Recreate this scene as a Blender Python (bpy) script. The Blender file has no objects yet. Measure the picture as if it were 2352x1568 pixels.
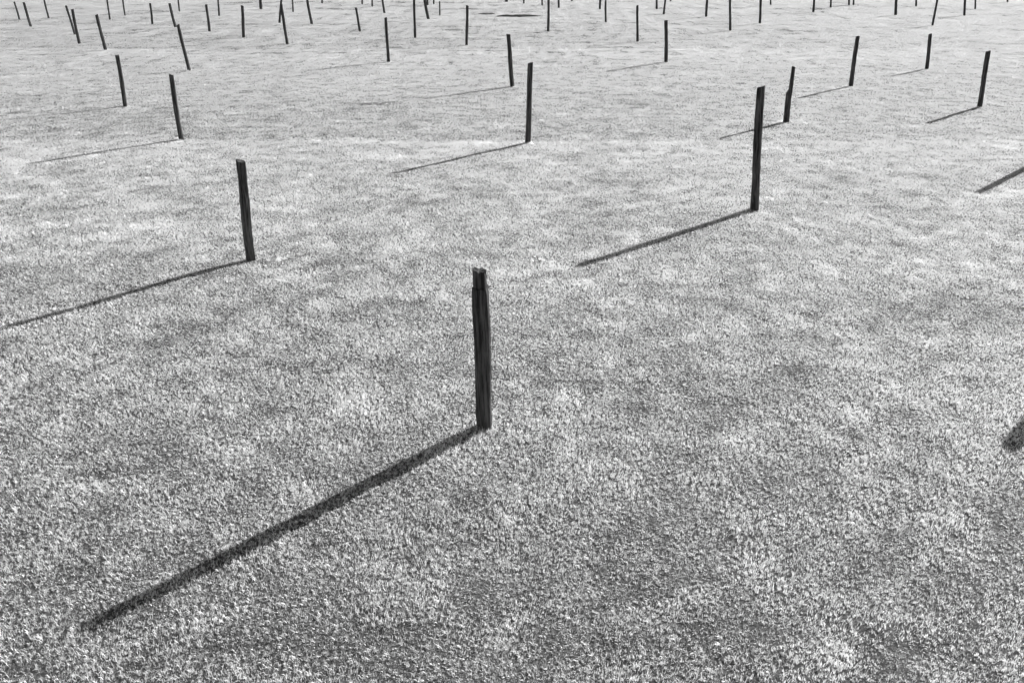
import bpy, math, numpy as np
from mathutils import Vector, Quaternion
rng=np.random.default_rng(7)
sc=bpy.context.scene
sc.view_settings.view_transform='Standard'
try: sc.view_settings.look='None'
except Exception: pass
sc.view_settings.exposure=0

# ------------------------------------------------------------------ camera
W,H=2352.,1568.
F=1850.; PITCH=math.atan(904/F); CH=3.0
fw=np.array([0,math.cos(PITCH),-math.sin(PITCH)]);up=np.array([0,math.sin(PITCH),math.cos(PITCH)]);ri=np.array([1.,0,0])
C=np.array([0,0,CH])
def ray(x,y): return fw+ri*(x-W/2)/F-up*(y-H/2)/F
def ground_pt(x,y):
    d=ray(x,y); return C+d*(-CH/d[2])
cd=bpy.data.cameras.new('camera'); cam=bpy.data.objects.new('camera',cd); sc.collection.objects.link(cam)
cam.location=(0,0,CH); cam.rotation_euler=(math.pi/2-PITCH,0,0)
cd.sensor_width=36; cd.lens=36*F/W; cd.clip_start=.05; cd.clip_end=3000
sc.camera=cam

# ------------------------------------------------------------------ noise terrain
tab=np.random.default_rng(3).random((256,256))
def vnoise(x,y):
    xi=np.floor(x).astype(int);yi=np.floor(y).astype(int);fx=x-xi;fy=y-yi
    fx=fx*fx*(3-2*fx);fy=fy*fy*(3-2*fy)
    a=tab[xi%256,yi%256];b=tab[(xi+1)%256,yi%256];c=tab[xi%256,(yi+1)%256];d=tab[(xi+1)%256,(yi+1)%256]
    return (a*(1-fx)+b*fx)*(1-fy)+(c*(1-fx)+d*fx)*fy-.5
def gh(x,y):
    x=np.asarray(x,float);y=np.asarray(y,float)
    r=np.hypot(x,y)
    f=np.clip((130-r)/60,0,1)
    return f*(.012*vnoise(x/.55+9,y/.5+5)+.013*vnoise(x/.2+31,y/.18+77)+.02*vnoise(x/2.3+3,y/1.9+8)+.08*vnoise(x/9+13,y/8+18))

# ------------------------------------------------------------------ materials
def newmat(n):
    m=bpy.data.materials.new(n);m.use_nodes=True;m.node_tree.nodes.clear();return m,m.node_tree.nodes,m.node_tree.links
def grass_mat(name):
    m,N,L=newmat(name)
    o=N.new('ShaderNodeOutputMaterial')
    at=N.new('ShaderNodeAttribute');at.attribute_name='tint'
    geo=N.new('ShaderNodeNewGeometry')
    no=N.new('ShaderNodeTexNoise');no.inputs['Scale'].default_value=1.6;no.inputs['Detail'].default_value=7;no.inputs['Roughness'].default_value=.7
    L.new(geo.outputs['Position'],no.inputs['Vector'])
    mx=N.new('ShaderNodeMath');mx.operation='MULTIPLY_ADD'
    L.new(at.outputs['Fac'],mx.inputs[0]);mx.inputs[1].default_value=.5
    m2=N.new('ShaderNodeMath');m2.operation='MULTIPLY_ADD';L.new(no.outputs['Fac'],m2.inputs[0]);m2.inputs[1].default_value=1.1;m2.inputs[2].default_value=-.3
    L.new(m2.outputs[0],mx.inputs[2])
    cr=N.new('ShaderNodeValToRGB');L.new(mx.outputs[0],cr.inputs[0])
    e=cr.color_ramp.elements;e[0].position=.05;e[0].color=(.65,.65,.65,1);e[1].position=.6;e[1].color=(.96,.96,.96,1)
    d=N.new('ShaderNodeBsdfDiffuse');t=N.new('ShaderNodeBsdfTranslucent')
    L.new(cr.outputs[0],d.inputs[0]);L.new(cr.outputs[0],t.inputs[0])
    a=N.new('ShaderNodeMixShader');a.inputs[0].default_value=.68;L.new(d.outputs[0],a.inputs[1]);L.new(t.outputs[0],a.inputs[2])
    # dew sheen, with extra gloss added over the blade colour to brighten the grass
    g=N.new('ShaderNodeBsdfGlossy');g.inputs['Roughness'].default_value=.6;g.inputs[0].default_value=(.41,.41,.41,1)
    b=N.new('ShaderNodeAddShader');L.new(a.outputs[0],b.inputs[0]);L.new(g.outputs[0],b.inputs[1])
    L.new(b.outputs[0],o.inputs[0]);return m
GM=grass_mat('grass_blade')
def ground_mat():
    m,N,L=newmat('turf_thatch')
    o=N.new('ShaderNodeOutputMaterial');p=N.new('ShaderNodeBsdfPrincipled');p.inputs['Roughness'].default_value=.9
    geo=N.new('ShaderNodeNewGeometry')
    n1=N.new('ShaderNodeTexNoise');n1.inputs['Scale'].default_value=70;n1.inputs['Detail'].default_value=8;L.new(geo.outputs['Position'],n1.inputs['Vector'])
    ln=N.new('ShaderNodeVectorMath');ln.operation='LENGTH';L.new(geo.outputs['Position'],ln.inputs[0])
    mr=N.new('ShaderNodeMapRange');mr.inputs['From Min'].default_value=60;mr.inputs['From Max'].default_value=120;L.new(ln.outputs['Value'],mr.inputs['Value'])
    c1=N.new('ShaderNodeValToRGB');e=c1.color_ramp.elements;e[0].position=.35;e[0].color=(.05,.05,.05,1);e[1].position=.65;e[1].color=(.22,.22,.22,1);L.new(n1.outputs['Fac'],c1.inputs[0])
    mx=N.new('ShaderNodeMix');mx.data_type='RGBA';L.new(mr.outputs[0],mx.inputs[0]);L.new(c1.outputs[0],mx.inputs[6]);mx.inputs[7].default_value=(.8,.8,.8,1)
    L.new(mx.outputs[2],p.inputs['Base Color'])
    b=N.new('ShaderNodeBump');b.inputs['Distance'].default_value=.01;L.new(n1.outputs['Fac'],b.inputs['Height']);L.new(b.outputs[0],p.inputs['Normal'])
    L.new(p.outputs[0],o.inputs[0]);return m
def wood_mat(name,lo,hi,sx=48,sz=3.):
    m,N,L=newmat(name)
    o=N.new('ShaderNodeOutputMaterial');p=N.new('ShaderNodeBsdfPrincipled');p.inputs['Roughness'].default_value=.85
    p.inputs['Specular IOR Level'].default_value=.2
    tc=N.new('ShaderNodeTexCoord');mp=N.new('ShaderNodeMapping');mp.inputs['Scale'].default_value=(sx,sx,sz);L.new(tc.outputs['Object'],mp.inputs[0])
    n=N.new('ShaderNodeTexNoise');n.inputs['Scale'].default_value=1;n.inputs['Detail'].default_value=6;n.inputs['Roughness'].default_value=.65;L.new(mp.outputs[0],n.inputs['Vector'])
    c=N.new('ShaderNodeValToRGB');e=c.color_ramp.elements;e[0].position=.4;e[0].color=(lo,lo,lo,1);e[1].position=.62;e[1].color=(hi,hi,hi,1);L.new(n.outputs['Fac'],c.inputs[0])
    L.new(c.outputs[0],p.inputs['Base Color'])
    b=N.new('ShaderNodeBump');b.inputs['Distance'].default_value=.006;b.inputs['Strength'].default_value=.9;L.new(n.outputs['Fac'],b.inputs['Height']);L.new(b.outputs[0],p.inputs['Normal'])
    L.new(p.outputs[0],o.inputs[0]);return m
WM=wood_mat('weathered_wood',.03,.17)
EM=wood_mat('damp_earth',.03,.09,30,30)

def mesh_obj(name,verts,faces,mat,smooth=False,link=True):
    me=bpy.data.meshes.new(name);me.from_pydata([tuple(map(float,v)) for v in verts],[],faces);me.update()
    me.materials.append(mat)
    if smooth: me.polygons.foreach_set('use_smooth',[True]*len(me.polygons))
    ob=bpy.data.objects.new(name,me)
    if link: sc.collection.objects.link(ob)
    return ob

# ------------------------------------------------------------------ ground sheet
def axis(lo,hi,step,outer,g=1.09):
    a=list(np.arange(lo,hi,step));s=step
    while a[-1]<outer: s*=g;a.append(a[-1]+s)
    s=step;
    b=[lo]
    while b[-1]>-outer: s*=g;b.append(b[-1]-s)
    return np.array(b[::-1][:-1]+a)
xs=axis(-11,11,.06,1500);ys=axis(1,20,.06,1500)
X,Y=np.meshgrid(xs,ys);Z=gh(X,Y)
nx,ny=len(xs),len(ys)
V=np.stack([X.ravel(),Y.ravel(),Z.ravel()],1)
idx=np.arange(nx*ny).reshape(ny,nx)
q=np.stack([idx[:-1,:-1],idx[:-1,1:],idx[1:,1:],idx[1:,:-1]],-1).reshape(-1,4)
me=bpy.data.meshes.new('ground');me.vertices.add(len(V));me.vertices.foreach_set('co',V.astype(np.float32).ravel())
me.loops.add(q.size);me.loops.foreach_set('vertex_index',q.astype(np.int32).ravel())
me.polygons.add(len(q));me.polygons.foreach_set('loop_start',(np.arange(len(q))*4).astype(np.int32))
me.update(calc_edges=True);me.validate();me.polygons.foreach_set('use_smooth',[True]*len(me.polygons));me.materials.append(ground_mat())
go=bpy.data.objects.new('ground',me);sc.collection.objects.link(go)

# ------------------------------------------------------------------ posts: (base, top, width px, shadow tip)
A=[((1115,980),(1101,620),38,(207,1405)),
((577,598),(551,370),22,(-60,776)),
((1731,486),(1748,200),20,(1325,598)),
((1212,329),(1219,145),13,(887,405)),
((417,324),(392,172),11.5,(50,391)),
((289,247),(269,128),9.5,(80,279)),
((1177,199),(1167,79),10.5,(1000,224)),
((1805,281),(1820,154),13,(1650,318)),
((1953,200),(1970,84),9,(1825,224)),
((2249,247),(2270,118),10.5,(2127,282)),
((2128,162),(2137,79),8,None),
((1530,145),(1530,48),8,(1385,167)),
((892,141),(886,41),7.5,(712,163)),
((434,160),(409,57),7.5,None),
((242,115),(222,34),7,None),((182,101),(166,22),6.5,None),((172,80),(152,14),5,None),
((71,62),(54,6),5.5,None),((45,46),(33,5),4,None),((112,43),(100,-5),4,None),
((252,45),(245,-8),4,None),((287,36),(280,-14),3.5,None),((350,55),(345,8),5,None),
((403,63),(389,8),6,None),((412,27),(407,-18),3.5,None),((481,72),(474,11),6,None),
((503,37),(500,-15),4.5,None),((560,85),(556,13),6.5,None),((599,22),(596,-24),7,None),
((642,52),(646,-2),5,None),((660,101),(645,10),6.5,None),((673,28),(671,-20),4,None),
((716,55),(704,-8),6,None),((740,8),(739,-36),4,None),((827,72),(817,18),5.5,None),
((832,10),(830,-34),4,None),((855,15),(855,-30),4,None),((883,30),(876,-20),5,None),
((953,87),(951,-8),6,None),((984,45),(973,-12),6.5,None),((982,12),(979,-32),5,None),
((996,10),(996,-34),4,None),((1010,37),(1010,4),3.5,None),((1072,104),(1073,13),6.5,None),
((1163,5),(1163,-40),7,None),((1203,8),(1203,-36),4,None),((1259,73),(1260,-16),6,None),
((1245,12),(1245,-34),4,None),((1283,18),(1283,-30),5,None),((1313,4),(1313,-40),4,None),
((1378,22),(1379,-26),5,None),((1391,53),(1391,1),5,None),((1464,95),(1464,13),6,None),
((1508,23),(1508,-25),5,None),((1524,34),(1531,-18),5,None),((1540,5),(1540,-38),4,None),
((1622,40),(1625,-16),5.5,None),((1677,70),(1677,0),6,None),((1745,55),(1748,-14),5.5,None),
((1770,12),(1770,-34),4,None),((1868,28),(1872,-20),5.5,None),((1908,17),(1909,-30),4.5,None),
((1950,12),(1951,-32),4.5,None),((1960,12),(1962,-32),4,None),((2057,34),(2060,-20),6,None),
((2104,14),(2105,-30),4.5,None),((2142,58),(2154,-8),5,None),((2215,35),(2218,-18),5.5,None),
((2240,20),(2242,-28),4,None),((2314,5),(2316,-40),4,None)]
azs=[];els=[];tops=[]
for b,t,w,tip in A:
    B=ground_pt(*b);d=ray(*t);n=np.array([B[0],B[1],0]);n/=np.linalg.norm(n)
    T=C+d*((B@n)/(d@n));tops.append((B,T))
    if tip:
        S=ground_pt(*tip);v2=S-B
        azs.append(math.atan2(-v2[0],-v2[1]));els.append(math.atan(T[2]/np.hypot(v2[0],v2[1])))
w8=np.array([4,1.5,2.5,2]+[1]*(len(azs)-4))
AZ=float((w8*azs).sum()/w8.sum());EL=float((w8*els).sum()/w8.sum())
SV=np.array([-math.sin(AZ),-math.cos(AZ),0])/math.tan(EL)

def make_post(B,T,wd,seed,hero=False,step=False):
    r=np.random.default_rng(seed)
    bz=float(gh(B[0],B[1]));B=np.array([B[0],B[1],bz])
    ax=T-B;Ln=np.linalg.norm(ax);
    n=36 if hero else 18; m=16
    th=np.linspace(0,2*math.pi,m,endpoint=False)
    sq=1/np.maximum(np.abs(np.cos(th)),np.abs(np.sin(th)))
    sec=(.5+.5*np.minimum(sq,1.22)/1.1)*(1+r.uniform(-.07,.07,m))
    rot=r.uniform(0,math.pi/2)
    vs=[];fs=[]
    ph=r.uniform(0,9)
    for k in range(n+1):
        u=-.18+(1.18)*k/n if k<n else 1.
        zz=u*Ln
        tap=(1.04-.08*u)*(1+.03*math.sin(u*9+ph)+r.uniform(-.03,.03))
        ox=wd*.06*math.sin(u*5+ph)*1.0;oy=wd*.06*math.cos(u*4+ph)
        for j in range(m):
            rr=wd*.5*sec[j]*tap*(1+r.uniform(-.045,.045))
            a=th[j]+rot
            dz=0
            if k==n: dz=r.uniform(-.006,.006)+.012*math.cos(th[j]+ph)
            if step and u>.6 and math.cos(a)<0: rr*=.35
            if hero and u>.9:
                rr*=.86
                if k==n: dz+=.22*[.0,-.02,.018,-.012,.02,-.03,.01,.028,-.015,.0,.02,-.028,.012,.026,-.02,.01][j]
            vs.append((math.cos(a)*rr+ox,math.sin(a)*rr+oy,zz+dz))
    for k in range(n):
        for j in range(m):
            a=k*m+j;b=k*m+(j+1)%m;fs.append((a,b,b+m,a+m))
    c=len(vs);vs.append((0,0,Ln-.003))
    for j in range(m): fs.append((n*m+j,n*m+(j+1)%m,c))
    if hero:
        # outer sapwood slab on the side towards the viewer, ending short of the top
        o=len(vs);ns=14
        for k in range(ns+1):
            u=-.15+(.90+.15)*k/ns
            for (px,py) in [(-.56,-.36),(-.36,-.60),(.22,-.58),(.22,.1),(-.55,.12)]:
                vs.append((wd*(px+r.uniform(-.015,.015)+.015*math.sin(u*14))*.88,wd*(py+r.uniform(-.015,.015))*.88,u*Ln+(r.uniform(-.016,.016) if k==ns else 0)))
        for k in range(ns):
            for j in range(5):
                a=o+k*5+j;b=o+k*5+(j+1)%5;fs.append((a,b,b+5,a+5))
        fs.append(tuple(o+ns*5+j for j in range(5)))
    ob=mesh_obj('wooden_post',vs,fs,WM)
    ob.location=B
    ob.rotation_mode='QUATERNION';ob.rotation_quaternion=Vector((0,0,1)).rotation_difference(Vector(ax))
    return ob
bases=[]
for i,((b,t,w,tip),(B,T)) in enumerate(zip(A,tops)):
    T=T.copy()
    if tip:   # lean towards/away from the viewer a little, as the shadow shows
        S=ground_pt(*tip);d=ray(*t);best=None
        for k in np.linspace(-.12,.12,49):
            n=np.array([B[0],B[1],0]);n/=np.linalg.norm(n)
            T2=C+d*((B@n+k*T[2])/(d@n));Q=T2*[1,1,0]+SV*T2[2]
            def px(P):
                v=P-C;z=v@fw;return np.array([F*(v@ri)/z,F*(v@up)/z])
            e=np.abs(px(Q)-px(S)).sum()+abs(k)*60
            if best is None or e<best[0]:best=(e,T2,k)
        T=best[1]
    dist=(B-C)@fw
    wd=w*dist/F*.93
    make_post(B,T,max(wd,.05),100+i,hero=(i==0),step=(i==7));bases.append(B)
# neighbours just outside the right edge (their shadows enter the picture)
for j,(tp,h,wd) in enumerate([((2238,450),1.15,.11),((2313,1030),1.2,.13)]):
    S=ground_pt(*tp);B=S-SV*h;make_post(B,B+np.array([.03,.02,h]),wd,300+j);bases.append(B)
# the field goes on beyond the picture
rr=np.random.default_rng(5);cnt=0
while cnt<46:
    y=rr.uniform(6,115);s=rr.choice([-1,1]);x=rr.uniform(-80,80)
    if y<62 and abs(x)<y*.66+3.5: continue
    if y<20 and x>0 and x<24: continue
    B=np.array([x,y,0.]);make_post(B,B+np.array([rr.normal()*.04,rr.normal()*.04,rr.uniform(1.05,1.3)]),rr.uniform(.08,.1),400+cnt);cnt+=1

# ------------------------------------------------------------------ scrapes of bare, lumpy earth far out in the turf
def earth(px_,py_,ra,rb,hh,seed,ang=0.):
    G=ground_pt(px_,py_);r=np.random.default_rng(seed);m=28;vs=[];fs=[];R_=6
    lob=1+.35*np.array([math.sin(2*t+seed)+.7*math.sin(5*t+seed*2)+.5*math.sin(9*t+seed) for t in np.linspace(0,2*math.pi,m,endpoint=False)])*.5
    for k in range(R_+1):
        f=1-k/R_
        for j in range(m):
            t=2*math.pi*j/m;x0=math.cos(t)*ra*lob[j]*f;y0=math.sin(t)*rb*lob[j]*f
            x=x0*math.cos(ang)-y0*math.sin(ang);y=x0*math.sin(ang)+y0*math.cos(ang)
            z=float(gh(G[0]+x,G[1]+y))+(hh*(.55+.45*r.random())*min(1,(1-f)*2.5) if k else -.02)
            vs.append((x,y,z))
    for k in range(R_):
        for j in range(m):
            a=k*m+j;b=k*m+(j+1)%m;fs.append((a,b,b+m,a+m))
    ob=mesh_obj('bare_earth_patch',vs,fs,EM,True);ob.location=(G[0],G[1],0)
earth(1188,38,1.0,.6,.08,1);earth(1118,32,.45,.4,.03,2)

# ------------------------------------------------------------------ grass tufts (one instanced collection)
col=bpy.data.collections.new('grass_tufts')
def tuft(name,nb,rad,hmin,hmax,wid,seed):
    r=np.random.default_rng(seed)
    rr=rad*np.sqrt(r.random(nb))*(.75+.5*r.random(nb));an=r.random(nb)*2*math.pi
    x=rr*np.cos(an);y=rr*np.sin(an)
    # blades gather into little crowns a couple of centimetres apart, each blade to its nearest
    NC=64
    cr_=rad*np.sqrt(r.random(NC));ca=r.random(NC)*2*math.pi;cx=cr_*np.cos(ca);cy=cr_*np.sin(ca)
    k=np.argmin((x[:,None]-cx)**2+(y[:,None]-cy)**2,1);pull=r.uniform(.25,.8,nb)
    ex_=x-cx[k];ey_=y-cy[k]
    x=x-ex_*pull;y=y-ey_*pull
    clh=r.uniform(.45,1.4,NC)[k]
    h=(hmin+(hmax-hmin)*r.random(nb)**1.3)*clh
    # blades turn their faces to the low sun, most of them bending towards it
    ba=(math.pi/2-AZ)+np.where(r.random(nb)<.6,0,math.pi)+r.normal(0,.85,nb);bl=h*r.uniform(.2,1.3,nb)
    dx=np.cos(ba)*bl;dy=np.sin(ba)*bl
    fa=ba+math.pi/2+r.normal(0,.4,nb);w=wid*r.uniform(.6,1.3,nb)
    ux=np.cos(fa)*w/2;uy=np.sin(fa)*w/2
    z0=-.008
    P=np.empty((nb,5,3))
    P[:,0]=np.stack([x-ux,y-uy,np.full(nb,z0)],1);P[:,1]=np.stack([x+ux,y+uy,np.full(nb,z0)],1)
    mxx=x+dx*.35;myy=y+dy*.35;mz=h*.62
    P[:,2]=np.stack([mxx+ux*.85,myy+uy*.85,mz],1);P[:,3]=np.stack([mxx-ux*.85,myy-uy*.85,mz],1)
    P[:,4]=np.stack([x+dx,y+dy,h*r.uniform(.7,1.05,nb)],1)
    me=bpy.data.meshes.new(name);me.vertices.add(nb*5);me.vertices.foreach_set('co',P.astype(np.float32).ravel())
    o=(np.arange(nb)*5)[:,None]
    li=np.concatenate([o+np.array([0,1,2,3]),o+np.array([3,2,4])],1).astype(np.int32)
    me.loops.add(nb*7);me.loops.foreach_set('vertex_index',li.ravel())
    me.polygons.add(nb*2);st=np.stack([np.arange(nb)*7,np.arange(nb)*7+4],1).astype(np.int32);me.polygons.foreach_set('loop_start',st.ravel())
    me.update(calc_edges=True);me.validate()
    at=me.attributes.new('tint','FLOAT','POINT');at.data.foreach_set('value',np.repeat(r.random(nb),5).astype(np.float32))
    me.materials.append(GM)
    ob=bpy.data.objects.new(name,me);col.objects.link(ob)
NV=16
for k in range(NV): tuft('tuft_%02d'%k,285,.12,.008,.0225,.0026,50+k)
# short grass baring dark soil, near spots standing in for shade: centre, half-length, half-width (m), how short the grass is there
SP=[]
for (px_,py_,a_,b_,s_) in [(620,604,.22,.10,.12),(1245,602,.17,.08,.08),(862,240,.6,.22,.03),(1185,38,1.1,.7,.02),(1120,32,.5,.45,.05),
    (1840,850,.18,.08,.05),(1570,1122,.13,.07,.05),(940,1266,.15,.045,.05),(1090,1345,.17,.08,.05),(1410,1355,.17,.08,.05),(2080,968,.14,.07,.05),
    (1780,1440,.12,.07,.05),(2180,690,.22,.10,.1),(2030,565,.15,.08,.1),(650,845,.17,.08,.1),(1690,705,.18,.08,.1),(1430,940,.24,.08,.1),(1115,1005,.12,.05,.1),(2130,1500,.2,.08,.05),(330,1090,.12,.06,.1)]:
    G=ground_pt(px_,py_);SP.append((G[0],G[1],a_,b_,s_))
def scatter(y0,y1,sp,sxy,sz,r,side=.66,pad=2.5):
    hw=y1*side+pad
    gx,gy=np.meshgrid(np.arange(-hw,hw,sp),np.arange(y0,y1,sp*.9))
    gx[::2]+=sp/2
    x=gx.ravel()+r.uniform(-.3,.3,gx.size)*sp;y=gy.ravel()+r.uniform(-.3,.3,gx.size)*sp
    k=np.abs(x)<np.maximum(y,0)*side+pad+(1 if y0<14 else 0)
    x=x[k];y=y[k];n=len(x)
    cl=vnoise(x/.22+3,y/.17+3)+vnoise(x/.6+73,y/.45+23)*.45+vnoise(x/1.8+43,y/1.3+30)*.3
    am=np.clip(1.1-y/32,.3,1)
    z=sz*(1+.85*cl*am)*r.uniform(.8,1.2,n)
    for (a,b,ra,rb,s) in SP:
        d=((x-a)/ra)**2+((y-b)/rb)**2
        z*=1-(1-s)*np.exp(-d**1.5)
    return np.stack([x,y],1),np.stack([sxy*r.uniform(.95,1.15,n)]*2+[np.maximum(z,.03)],1)
r=np.random.default_rng(11)
parts=[scatter(1,14,.126,1,1,r),scatter(14,28,.165,1.3,.95,r),scatter(28,64,.24,1.9,1.1,r),scatter(64,130,.62,5,1.6,r)]
# longer uncut grass round the foot of some posts
ex=[];es=[]
for i,B in enumerate(bases[:16]):
    for q_ in range(4 if i in(0,1,3,7) else 2):
        ex.append([B[0]+r.normal()*.06,B[1]+r.normal()*.05]);es.append([.4,.4,r.uniform(1.3,2.4)])
for (px_,py_,sx_,n) in [(620,602,24,6),(1245,601,18,4),(862,239,30,6),(1225,328,8,6)]:
    for q_ in range(n):
        G=ground_pt(px_+r.normal()*sx_,py_+r.normal()*2.5);ex.append([G[0],G[1]]);es.append([.16,.16,r.uniform(1.2,2.4)])
parts.append((np.array(ex),np.array(es)))
XY=np.concatenate([p[0] for p in parts]);SC=np.concatenate([p[1] for p in parts])
n=len(XY)
gm=bpy.data.meshes.new('grass');gm.vertices.add(n)
co=np.column_stack([XY,gh(XY[:,0],XY[:,1])]).astype(np.float32);gm.vertices.foreach_set('co',co.ravel())
a=gm.attributes.new('scl','FLOAT_VECTOR','POINT');a.data.foreach_set('vector',SC.astype(np.float32).ravel())
a=gm.attributes.new('rot','FLOAT_VECTOR','POINT');R=np.zeros((n,3),np.float32);R[:,2]=r.normal(0,.4,n);a.data.foreach_set('vector',R.ravel())
a=gm.attributes.new('pick','INT','POINT');a.data.foreach_set('value',r.integers(0,NV,n).astype(np.int32))
gm.update();gobj=bpy.data.objects.new('grass',gm);sc.collection.objects.link(gobj)
ng=bpy.data.node_groups.new('grass_scatter','GeometryNodeTree')
ng.interface.new_socket('Geometry',in_out='INPUT',socket_type='NodeSocketGeometry');ng.interface.new_socket('Geometry',in_out='OUTPUT',socket_type='NodeSocketGeometry')
N=ng.nodes;L=ng.links
gi=N.new('NodeGroupInput');gt=N.new('NodeGroupOutput');ip=N.new('GeometryNodeInstanceOnPoints');ci=N.new('GeometryNodeCollectionInfo')
ci.inputs['Collection'].default_value=col;ci.inputs['Separate Children'].default_value=True;ci.inputs['Reset Children'].default_value=True
ip.inputs['Pick Instance'].default_value=True
def na(nm,ty):
    x=N.new('GeometryNodeInputNamedAttribute');x.data_type=ty;x.inputs['Name'].default_value=nm;return x.outputs['Attribute']
L.new(gi.outputs[0],ip.inputs['Points']);L.new(ci.outputs[0],ip.inputs['Instance'])
L.new(na('scl','FLOAT_VECTOR'),ip.inputs['Scale']);L.new(na('pick','INT'),ip.inputs['Instance Index'])
e2r=N.new('FunctionNodeEulerToRotation');L.new(na('rot','FLOAT_VECTOR'),e2r.inputs[0]);L.new(e2r.outputs[0],ip.inputs['Rotation'])
L.new(ip.outputs[0],gt.inputs[0])
md=gobj.modifiers.new('scatter','NODES');md.node_group=ng

# ------------------------------------------------------------------ light
w=bpy.data.worlds.new('World');sc.world=w;w.use_nodes=True
N=w.node_tree.nodes;L=w.node_tree.links;N.clear()
sky=N.new('ShaderNodeTexSky');sky.sky_type='NISHITA';sky.sun_disc=False;sky.sun_elevation=EL;sky.sun_rotation=AZ
bw=N.new('ShaderNodeRGBToBW');bg=N.new('ShaderNodeBackground');bg.inputs[1].default_value=.05;o=N.new('ShaderNodeOutputWorld')
L.new(sky.outputs[0],bw.inputs[0]);L.new(bw.outputs[0],bg.inputs[0]);L.new(bg.outputs[0],o.inputs[0])
sd=bpy.data.lights.new('sun','SUN');sd.energy=5;sd.angle=math.radians(.5);sd.color=(1,1,1)
so=bpy.data.objects.new('sun',sd);sc.collection.objects.link(so)
dirv=Vector((-math.sin(AZ)*math.cos(EL),-math.cos(AZ)*math.cos(EL),-math.sin(EL)))
so.rotation_euler=dirv.to_track_quat('-Z','Y').to_euler()
so.location=(20,20,20)
